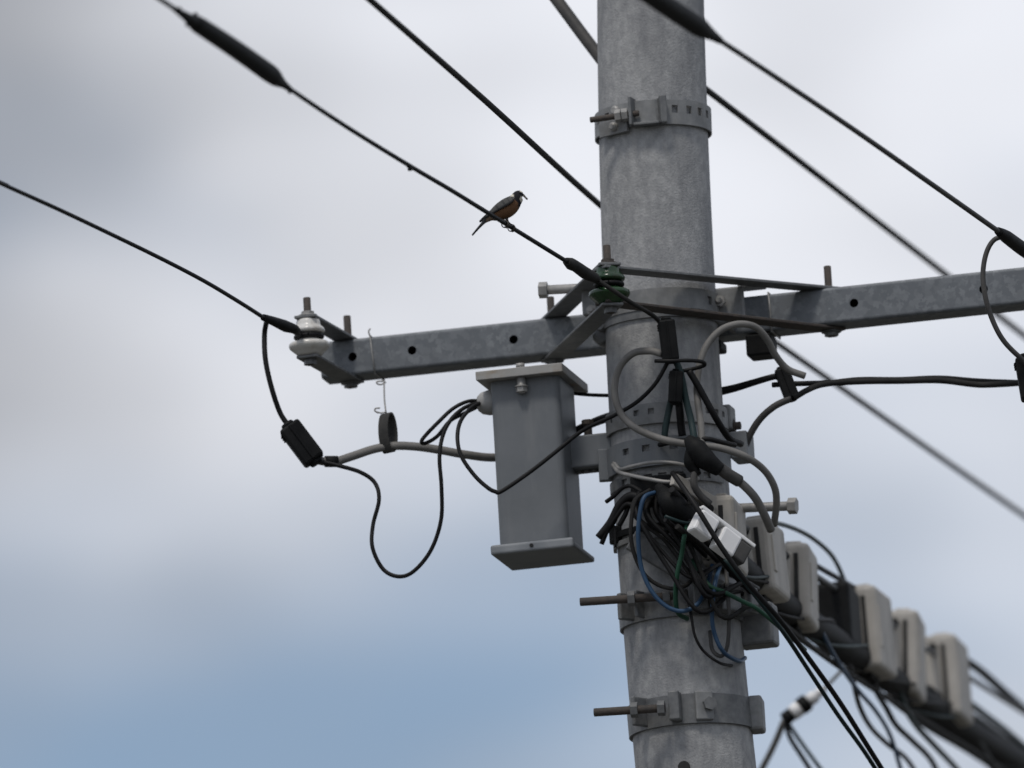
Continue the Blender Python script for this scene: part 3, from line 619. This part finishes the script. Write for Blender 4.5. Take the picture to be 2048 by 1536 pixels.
# hanger wire and rubber ring
t = thing('cable_hanger', tuple(at(775, 900, .07)), 'grey rubber ring hanging from a wire hook under the crossarm', 'cable hanger')
zr_ = at(776, 866, .07)
mb = MB(); nn = 36; wv = V((0.80, -0.60, 0)).normalized(); lv = V((0.60, 0.80, 0)).normalized()
vs_, fs_ = [], []
for k in range(nn):
    a = 2*math.pi*k/nn
    for rr, o_ in ((0.041, -0.012), (0.041, 0.012), (0.037, 0.012), (0.037, -0.012)):
        vs_.append(zr_+lv*(0.40*rr*math.cos(a))+UPZ*(rr*math.sin(a))+wv*o_)
for k in range(nn):
    j = (k+1) % nn
    for i in range(4): fs_.append([k*4+i, j*4+i, j*4+(i+1) % 4, k*4+(i+1) % 4])
mb.add(vs_, fs_); mb.build('ring', 'rubber_grey', t)
MB().tube([at(757, 826, .07), at(750, 822, .07), at(751, 817, .07), at(760, 816, .07)], 0.0016, 8, 5).tube([at(751, 823, .07), at(762, 826, .07), at(772, 824, .07)], 0.0016, 8, 5).build('hook', 'bolt_zinc', t)
MB().tube([at(772, 826, .07), at(769, 800, .09), at(768, 763, .15)], 0.0017, 8, 4).build('hanger_wire', 'bolt_zinc', t)
MB().tube([at(772, 764, .2), at(762, 769, .2), at(754, 767, .2), at(755, 763, .2), at(768, 762, .2)], 0.0016, 8, 5).build('hook', 'bolt_zinc', t)
u0 = arm_u(748); hh = HA+0.002
MB().tube([armp(u0, -hh, -hh), armp(u0-0.003, -hh, 0), armp(u0-0.006, -hh, hh), armp(u0-0.006, hh, hh), armp(u0, hh, -hh), armp(u0, -hh, -hh)], 0.0016, 8, 1).tube([armp(u0-0.006, -hh, hh), armp(u0-0.008, -hh, hh+0.008), armp(u0-0.004, -hh, hh+0.014)], 0.0016, 8, 3).build('wire_loop', 'bolt_zinc', t)
u0 = arm_u(1541)
o = MB().tube([armp(u0, -hh, -hh), armp(u0, -hh, 0), armp(u0-0.002, -hh, hh), armp(u0-0.002, hh, hh), armp(u0, hh, -hh), armp(u0, -hh, -hh)], 0.002, 8, 1).build('wire_tie', 'bolt_zinc'); tag(o, 'thin wire tied round the crossarm just right of the pole', 'wire tie')
# ------------------------------------------------------------------ cables at the pole
cable('jumper_cable', 'thin black jumper from the green insulator to the upright splice cover', 'cable', [(1170, 542, YG-.04), (1195, 560, YG-.06), (1225, 580, YG-.06), (1262, 605, -.30), (1300, 627, -.26), (1318, 643, -.23), (1332, 665, -.22)], 0.0045, 'old_cable', 'jumper cables')
cable('cable', 'light grey cable looping on the pole front and falling right of the pole', 'cable', [(1325, 708, -.21), (1300, 702, -.20), (1268, 706, -.19), (1242, 730, -.18), (1230, 765, -.17), (1232, 802, -.17), (1248, 836, -.17), (1280, 861, -.18), (1330, 880, -.19), (1390, 890, -.20), (1440, 896, -.20), (1490, 913, -.19), (1527, 939, -.16), (1548, 972, -.13), (1553, 1005, -.10), (1548, 1050, -.06)], 0.0072, 'grey_cable', 'grey cables', sub=8, n=14)
cable('cable', 'grey cable arching over right of the pole to the small splice cover', 'cable', [(1404, 890, -.20), (1402, 850, -.19), (1396, 805, -.175), (1394, 765, -.17), (1402, 718, -.17), (1418, 684, -.165), (1445, 658, -.16), (1480, 648, -.15), (1512, 655, -.13), (1535, 680, -.11), (1552, 712, -.09), (1575, 738, -.07), (1610, 752, -.06)], 0.007, 'grey_cable', 'grey cables', sub=8, n=14)
cable('cable', 'black cable sloping down right across the pole front', 'cable', [(1378, 742, -.19), (1398, 775, -.185), (1420, 815, -.18), (1440, 850, -.16), (1460, 878, -.13), (1482, 888, -.08)], 0.0068, 'black_cable', 'thin black cables')
cable('cable', 'thick dark cable leaving the pole toward the small splice cover', 'cable', [(1400, 795, .02), (1432, 785, .03), (1470, 776, .02), (1510, 764, .0), (1545, 754, -.02), (1570, 750, -.02)], 0.0085, 'black_cable', 'thin black cables', radii=[.009, .009, .008, .007, .0065, .006])
cable('service_cable', 'black twisted service cable leading right from the small splice cover', 'cable', [(1545, 770, -.01), (1572, 768, -.02), (1610, 767, -.03), (1660, 765, .0), (1720, 759, .02), (1800, 759, .04), (1880, 756, .05), (1960, 762, .06), (2070, 766, .08)], 0.0055, 'black_cable', 'service cables')
cable('service_cable', 'second strand of the service cable, dipping near the right edge', 'cable', [(1588, 796, -.04), (1615, 780, -.04), (1650, 768, -.01), (1720, 763, .01), (1800, 762, .03), (1880, 761, .04), (1950, 769, .05), (1990, 769, .05), (2070, 764, .07)], 0.0062, 'old_cable', 'service cables')
cable('cable', 'grey cable curving from the small splice cover down to the bracket ear', 'cable', [(1582, 797, -.03), (1550, 812, -.03), (1522, 836, -.02), (1502, 866, -.01), (1488, 900, .0)], 0.0072, 'dark_grey_cable', 'grey cables')
cable('jumper_cable', 'black jumper loop in front of the crossarm near the right frame edge', 'cable', [(2010, 472, -.42), (1988, 480, -.42), (1973, 505, -.42), (1966, 545, -.42), (1970, 590, -.42), (1985, 640, -.41), (2010, 685, -.40), (2056, 730, -.38)], 0.0052, 'dark_grey_cable', 'jumper cables')
cable('cable', 'black lead looping from the upright splice cover to the right', 'cable', [(1310, 722, -.23), (1340, 722, -.24), (1380, 721, -.23), (1405, 724, -.21), (1408, 731, -.2), (1385, 738, -.19), (1355, 744, -.19)], 0.004, 'black_cable', 'thin black cables')
cable('cable', 'teal cable hanging down the pole front, left of the pair', 'cable', [(1350, 770, -.18), (1340, 810, -.17), (1332, 850, -.165), (1328, 880, -.16)], 0.0068, 'teal_cable', 'teal cables')
cable('cable', 'teal cable hanging down the pole front to the black tape knot', 'cable', [(1352, 722, -.2), (1362, 750, -.2), (1372, 800, -.19), (1382, 840, -.19), (1388, 875, -.2), (1392, 910, -.2)], 0.007, 'teal_cable', 'teal cables')
cable('cable', 'short black cable beside the teal pair on the pole front', 'cable', [(1356, 790, -.18), (1360, 825, -.175), (1362, 850, -.165), (1365, 872, -.16)], 0.008, 'black_cable', 'thin black cables')
cable('cable', 'black cable lying across the bracket saddle into the tape knot', 'cable', [(1318, 890, -.13), (1350, 883, -.155), (1385, 880, -.19), (1415, 878, -.2), (1445, 885, -.18), (1470, 890, -.14)], 0.005, 'black_cable', 'thin black cables')
# taped knot of cables
t = thing('cable_knot', tuple(at(1400, 930, -.2)), 'black taped knot of cables at the right front of the pole', 'cable knot')
MB().tube([at(1376, 878, -.2), at(1392, 896, -.21), at(1412, 920, -.21), at(1440, 940, -.2)], 0.02, 14, 5, radii=[.010, .021, .021, .014]).build('tape_wrap', 'black_rubber', t)
MB().tube([at(1388, 884, -.21), at(1382, 925, -.2), at(1398, 950, -.2)], 0.012, 12, 5, radii=[.012, .015, .006]).build('tape_wrap', 'black_rubber', t)
MB().tube([at(1390, 940, -.2), at(1388, 968, -.2), at(1400, 990, -.19), at(1420, 1008, -.18)], 0.0075, 12, 5).build('tail', 'dark_grey_cable', t)
MB().tube([at(1425, 925, -.205), at(1455, 948, -.19), at(1478, 962, -.17)], 0.0125, 14, 4).build('cable_sheath', 'dark_grey_cable', t)
MB().tube([at(1474, 960, -.17), at(1492, 975, -.16), at(1512, 998, -.14), at(1530, 1032, -.11), at(1542, 1060, -.08)], 0.0085, 12, 5).build('cable_lead', 'grey_cable', t)
# cut black cable tails left of the pole
t = thing('cable_tails', tuple(at(1250, 1000, -.12)), 'bunch of cut black cable tails sticking out left of the pole', 'cable ends')
for pts, r in (([(1285, 985, -.16), (1262, 972, -.15), (1245, 976, -.14), (1228, 992, -.13), (1212, 1004, -.12)], .0042),
               ([(1290, 1000, -.16), (1262, 992, -.15), (1240, 1010, -.14), (1222, 1045, -.13), (1198, 1076, -.12)], .009),
               ([(1280, 1020, -.16), (1255, 1008, -.15), (1236, 1028, -.14), (1216, 1058, -.13), (1203, 1088, -.12)], .005),
               ([(1240, 1020, -.14), (1226, 1040, -.13), (1230, 1062, -.13), (1231, 1095, -.13)], .0026),
               ([(1288, 1010, -.15), (1262, 1005, -.14), (1250, 1030, -.14), (1238, 1052, -.135)], .005)):
    MB().tube([at(*p) for p in pts], r, 10, 5).build('cable_end', 'black_cable', t)
for lab, pts, r in (('black cable loop hanging below the slotted band on the pole', [(1296, 985, -.15), (1292, 1015, -.16), (1302, 1045, -.16), (1328, 1062, -.165), (1348, 1045, -.17), (1350, 1010, -.17), (1345, 980, -.15)], .0075),
                    ('inner black cable loop below the slotted band on the pole', [(1316, 990, -.15), (1312, 1020, -.155), (1330, 1048, -.16), (1352, 1060, -.17), (1375, 1085, -.18)], .0065),
                    ('black cable running down right beside the main cable start', [(1340, 985, -.17), (1362, 1020, -.19), (1392, 1060, -.2), (1430, 1100, -.19), (1470, 1150, -.15), (1520, 1200, -.05)], .007)):
    cable('cable', lab, 'cable', pts, r, 'black_cable', 'thin black cables')
t = thing('cable_tangle', tuple(at(1380, 1180, -.14)), 'dense dark tangle of thin cables on the pole front under the slotted band', 'cable tangle')
for k in range(7):
    x0, x1 = random.uniform(1275, 1355), random.uniform(1385, 1500); y1 = 1080+(x1-1385)*0.8+random.uniform(0, 60)
    sag = random.uniform(10, 75); Yk = -.17-random.uniform(0, .03)
    pts = [(x0, random.uniform(975, 990), -.15), (x0-random.uniform(0, 14), 1030, Yk), (x0*.7+x1*.3, 1060+sag, Yk), (x0*.35+x1*.65, y1+sag*.55, Yk), (x1, y1, -.13), (x1+30, y1+12, -.04)]
    MB().tube([at(*p) for p in pts], random.choice((.003, .0038, .005)), 8, 6).build('strand', random.choice(('black_cable', 'old_cable', 'black_cable', 'black_cable', 'teal_cable')), t)
# ------------------------------------------------------------------ small leads below
def lead(label, pts, r, m, group='thin leads below the strand'): return cable('drop_wire', label, 'drop wire', pts, r, m, group)
lead('blue lead looping down the left front of the pole', [(1310, 985, -.18), (1288, 996, -.2), (1278, 1040, -.2), (1277, 1090, -.19), (1284, 1140, -.18), (1305, 1185, -.18), (1335, 1214, -.18), (1368, 1222, -.18), (1398, 1205, -.17), (1415, 1170, -.14), (1425, 1130, -.12)], .0046, 'blue_cable')
lead('dark grey lead beside the blue lead on the pole', [(1300, 980, -.17), (1272, 1000, -.19), (1262, 1050, -.19), (1266, 1100, -.18), (1290, 1150, -.17), (1330, 1175, -.17), (1370, 1172, -.17), (1400, 1140, -.14)], .0042, 'old_cable')
lead('short green lead hanging from the strand by the white blocks', [(1378, 1040, -.17), (1369, 1070, -.22), (1364, 1105, -.21), (1355, 1145, -.20), (1351, 1190, -.18), (1356, 1225, -.16), (1375, 1238, -.13)], .0048, 'green_cable')
lead('green lead sloping right below the first boxes', [(1385, 1120, -.13), (1415, 1168, -.17), (1450, 1185, -.17), (1490, 1205, -.16), (1515, 1218, -.15), (1560, 1255, -.1), (1610, 1300, .0)], .0045, 'green_cable')
lead('thin black lead on the pole between the lower bands', [(1372, 1180, -.15), (1382, 1230, -.17), (1390, 1272, -.17), (1408, 1303, -.16), (1440, 1326, -.15), (1470, 1332, -.05)], .003, 'black_cable')
lead('blue lead on the pole between the lower bands', [(1440, 1130, -.12), (1430, 1170, -.17), (1424, 1230, -.17), (1430, 1270, -.16), (1448, 1305, -.15), (1478, 1322, -.09), (1490, 1316, .0)], .0045, 'blue_cable')
lead('grey lead hanging beside the lower blue lead', [(1452, 1140, -.12), (1456, 1190, -.16), (1458, 1240, -.16), (1455, 1290, -.15), (1443, 1312, -.14), (1425, 1300, -.13), (1420, 1262, -.12)], .0042, 'dark_grey_cable')
lead('long black drop wire from the white connector to the bottom edge', [(1345, 945, -.22), (1390, 1010, -.28), (1440, 1090, -.28), (1490, 1160, -.26), (1560, 1240, -.2), (1620, 1320, -.1), (1680, 1405, 0), (1740, 1500, .1), (1790, 1580, .2)], .0052, 'black_cable')
lead('second long drop wire running beside the black one', [(1450, 1118, -.24), (1500, 1178, -.22), (1565, 1262, -.16), (1620, 1345, -.06), (1676, 1430, .04), (1730, 1505, .12), (1780, 1585, .2)], .0045, 'teal_cable')
def leadS(label, pts, r, m, d=-0.07): return lead(label, [(x, y, strandY(x)+d) for x, y in pts], r, m)
leadS('thin dark wire arching over the third beige box', [(1535, 1045), (1560, 1048), (1595, 1060), (1630, 1080), (1665, 1113), (1688, 1160), (1700, 1200)], .0048, 'teal_cable', 0.1)
leadS('dark wire from the third to the fourth beige box', [(1610, 1118), (1640, 1136), (1675, 1156), (1715, 1180), (1750, 1205)], .0058, 'black_cable', 0.06)
leadS('second dark wire bridging the gap between the boxes', [(1600, 1135), (1640, 1160), (1680, 1182), (1720, 1212)], .006, 'old_cable', 0.05)
leadS('blue drop wire hanging below the gap between the boxes', [(1622, 1215), (1640, 1255), (1662, 1300), (1690, 1345), (1720, 1385), (1750, 1420), (1780, 1470), (1805, 1550)], .0048, 'blue_cable', -0.12)
leadS('pale drop wire curling below the main cable', [(1700, 1330), (1708, 1370), (1720, 1415), (1742, 1455), (1775, 1488), (1815, 1520), (1850, 1580)], .0055, 'dark_grey_cable')
leadS('dark drop wire curling below the fourth box', [(1738, 1330), (1752, 1380), (1772, 1415), (1792, 1450), (1825, 1482), (1862, 1520), (1890, 1580)], .0065, 'black_cable')
leadS('teal drop wire falling to the bottom edge below the fifth box', [(1795, 1370), (1808, 1410), (1830, 1448), (1868, 1490), (1915, 1540), (1950, 1590)], .0068, 'teal_cable')
leadS('thick dark drop wire falling from the sixth box to the bottom edge', [(1860, 1380), (1885, 1408), (1918, 1438), (1958, 1490), (2000, 1560), (2030, 1620)], .0095, 'black_cable')
leadS('green dark drop wire leaving the sixth box toward the right edge', [(1900, 1300), (1930, 1320), (1965, 1345), (2012, 1387), (2080, 1446)], .009, 'old_cable', 0.1)
leadS('lower dark drop wire leaving the sixth box toward the right edge', [(1890, 1375), (1930, 1400), (1970, 1430), (2018, 1467), (2085, 1526)], .008, 'teal_cable', 0.0)
c = at(1672, 1238, strandY(1672)+0.1)
o = MB().box(c, (nS, tS, UPZ), (0.085, 0.16, 0.13), 0.012, 3).build('cable_closure', 'black_rubber'); tag(o, 'black closure filling the gap between the third and fourth beige boxes', 'cable closure')
# drop wire clamp hanging below
t = thing('drop_clamp', tuple(at(1605, 1410, 2.0)), 'striped white and black drop wire clamp below the main cable', 'clamp')
a, b = at(1568, 1440, 2.0), at(1648, 1378, 2.0); d = b-a
for k, (m, r) in enumerate((('black_rubber', .015), ('white_plastic', .017), ('black_rubber', .019), ('white_plastic', .014), ('white_plastic', .010))):
    MB().cyl(a+d*(k*0.2), a+d*(k*0.2+0.199), r, 18, 0.002).build('segment', m, t)
MB().tube([b, at(1690, 1335, 2.0), at(1740, 1292, 2.0)], .004, 8, 4).build('bail_wire', 'grey_cable', t)
lead('black drop wire from the striped clamp to the bottom edge', [(1570, 1440, 2.0), (1580, 1475, 2.0), (1605, 1515, 2.0), (1640, 1570, 2.0)], .0055, 'black_cable')
lead('green drop wire from the striped clamp to the bottom edge', [(1572, 1440, 2.02), (1592, 1470, 2.02), (1622, 1512, 2.02), (1665, 1570, 2.02)], .0045, 'teal_cable')
lead('pale grey drop wire right of the pole foot edge', [(1568, 1442, 2.05), (1548, 1490, 2.1), (1520, 1545, 2.15), (1490, 1600, 2.2)], .007, 'grey_cable')
# ------------------------------------------------------------------ the bird
fw = at_z(1017, 451, ZA+0.004); YB = fw.y
bird = thing('bird', tuple(at(1017, 449, YB)), 'small bird with black head, grey wings and chestnut belly perched on a wire', 'bird')
SP = [  # px, py, half height, half width (px)
    (944.5, 470.5, 1.6, 3.5), (952, 461.5, 2.1, 4.2), (960, 452.5, 2.6, 4.6), (968, 444, 3.6, 4.8), (974, 438.5, 6.0, 6.5), (981, 433.0, 9.2, 9.5), (990, 428.6, 13.6, 13.8),
    (1000, 423.6, 17.2, 17), (1010, 418.4, 19.0, 18.6), (1019, 412.4, 18.6, 18.2), (1026, 406.2, 16.6, 16.4), (1031, 400.5, 13.8, 14), (1034.5, 395.5, 12.6, 12.8), (1037.5, 391.5, 11.2, 11.6), (1041, 389.0, 8.6, 9.2), (1044, 388.3, 5.4, 6.0), (1046, 388.2, 2.6, 3.0)]
def cat(arr, sub):
    E = [tuple(2*a-b for a, b in zip(arr[0], arr[1]))]+arr+[tuple(2*a-b for a, b in zip(arr[-1], arr[-2]))]; out = []
    for i in range(1, len(E)-2):
        for k in range(sub):
            t_ = k/sub
            out.append(tuple(0.5*(2*b+(c-a)*t_+(2*a-5*b+4*c-d)*t_*t_+(3*b-a-3*c+d)*t_**3) for a, b, c, d in zip(E[i-1], E[i], E[i+1], E[i+2])))
    return out+[arr[-1]]
CUR = cat(SP, 4); nk = 28
def birdcol(px, py, lat):
    black, cream, chest, grey, dark = (0.02, 0.02, 0.025), (0.85, 0.80, 0.68), (0.20, 0.105, 0.055), (0.125, 0.122, 0.112), (0.06, 0.062, 0.065)
    el = lambda cx, cy, rx, ry: ((px-cx)/rx)**2+((py-cy)/ry)**2 < 1
    if el(1045.5, 400.5, 5.2, 7.0) or el(1043, 384, 3.5, 2.0): return cream
    if el(1024.5, 394.2, 3.4, 5.2): return cream
    if el(1037, 393, 10.5, 13.5): return black
    if el(1041, 410, 5.0, 13): return black
    if px < 972: return dark
    back = 436-(px-975)*0.80           # line parting back from belly
    if py < back: return grey
    if px < 985: return (0.30, 0.22, 0.16)
    return chest
vs_, fs_, cols = [], [], []
for i, (x, y, hh_, ww_) in enumerate(CUR):
    x0, y0 = CUR[max(i-1, 0)][:2]; x1, y1 = CUR[min(i+1, len(CUR)-1)][:2]; dl = math.hypot(x1-x0, y1-y0)
    nx, ny = (y1-y0)/dl, -(x1-x0)/dl
    for k in range(nk):
        a = 2*math.pi*k/nk; qx, qy = x+nx*hh_*math.cos(a), y+ny*hh_*math.cos(a)
        vs_.append(at(qx, qy, YB+0.004)+V((0, ww_*0.001*math.sin(a), 0))); cols.append(birdcol(qx, qy, ww_*math.sin(a)))
for i in range(len(CUR)-1):
    for k in range(nk): fs_.append([i*nk+k, i*nk+(k+1) % nk, (i+1)*nk+(k+1) % nk, (i+1)*nk+k])
def painted(name, vs_, fs_, cols, parent):
    mb = MB().add(vs_, fs_, True); o = mb.build(name, 'plumage', parent)
    ca_ = o.data.color_attributes.new('col', 'FLOAT_COLOR', 'POINT')
    for i, c_ in enumerate(cols): ca_.data[i].color = (*c_, 1)
    return o
N0 = len(vs_); fs_ += [list(range(nk))[::-1], [N0-nk+k for k in range(nk)]]
painted('body', vs_, fs_, cols, bird)
WG = [(959, 443.5, 1.2), (968, 437, 2.6), (980, 429, 4.4), (995, 419.5, 6.2), (1008, 411.5, 7.6), (1018, 405.5, 7.8), (1025, 401.5, 5.6), (1029, 399.5, 2.2)]
WC = cat(WG, 4)
for sd_ in (-1, 1):
    vs_, fs_, cols = [], [], []
    for i, (x, y, h_) in enumerate(WC):
        x0, y0 = WC[max(i-1, 0)][:2]; x1, y1 = WC[min(i+1, len(WC)-1)][:2]; dl = math.hypot(x1-x0, y1-y0); nx, ny = (y1-y0)/dl, -(x1-x0)/dl
        # depth of the flank at this place
        f = min(1, max(0, (x-959)/55)); lat = 0.004+0.0150*math.sin(f*math.pi/2)
        for k in range(14):
            a = 2*math.pi*k/14; hgt = h_*math.cos(a)
            px, py = x+nx*hgt, y+ny*hgt
            vs_.append(at(px, py, YB+0.004)+V((0, sd_*(lat-0.00035*hgt*math.sin(f*math.pi/2)-0.00022*max(0, hgt)*max(0, hgt)/6+0.0022*math.sin(a)*(h_/7.8)), 0)))
            lowr = hgt < -h_*0.35
            cols.append((0.03, 0.031, 0.033) if lowr or x < 972 else ((0.12, 0.12, 0.115) if i % 4 else (0.07, 0.07, 0.07)))
    for i in range(len(WC)-1):
        for k in range(14): fs_.append([i*14+k, i*14+(k+1) % 14, (i+1)*14+(k+1) % 14, (i+1)*14+k])
    m0 = len(vs_); fs_ += [list(range(14))[::-1], [m0-14+k for k in range(14)]]
    painted('wing', vs_, fs_, cols, bird)
MB().tube([at(1043, 388.5, YB+.004), at(1048, 391, YB+.004), at(1051, 393.5, YB+.004)], 1, 10, 4, radii=[.0032, .002, .0007]).build('beak', 'horn', bird)
MB().tube([at(1046.5, 391, YB+.002), at(1050.5, 394.5, YB-.001), at(1054.5, 398.5, YB-.003)], .0019, 8, 4).build('food_twig', 'horn', bird)
for s in (-1, 1):
    MB().lathe(at(1040.5, 387.5, YB+.004)+V((0, s*0.0098, -0.002)), UPZ, [(0.0003, 0), (0.0016, .0006), (0.002, .002), (0.0016, .0034), (.0003, .004)], 14).build('eye', 'eye', bird)
for x0, y0, x1, dy_, yy in ((1013, 437, 1022.5, 0, 0.0), (1005, 438, 1010, 1, 0.012)):
    f0 = at_z(x1, 450+(x1-1017)*0.62-(3 if True else 0), ZA+0.004)
    wq = at_z(x1, 453.5+(x1-1020)*0.615, ZA+0.004)
    top = at(x0, y0, YB+0.004+(0.006 if yy else -0.006))
    MB().tube([top, top.lerp(wq+UPZ*0.007, 0.6)+V((-0.002, 0, 0)), wq+UPZ*0.0062], .0015, 8, 4, radii=[.0032, .0016, .0014]).build('leg', 'horn', bird)
    wd = (at_z(1030, 459, ZA)-at_z(1000, 440.5, ZA)).normalized(); sd2 = wd.cross(UPZ).normalized()
    mb = MB()
    for off, sg in ((-0.005, 1), (0.0, 1), (0.005, 1), (0.0, -1)):
        arc = []
        for k in range(6):
            a = R(90-sg*(20+32*k)); arc.append(wq+wd*off*(0.4+0.12*k)+(sd2*math.cos(a)+UPZ*math.sin(a))*(0.006+0.0004*k))
        mb.tube([wq+UPZ*0.0065]+arc, .0011, 6, 3)
    mb.build('foot', 'horn', bird)
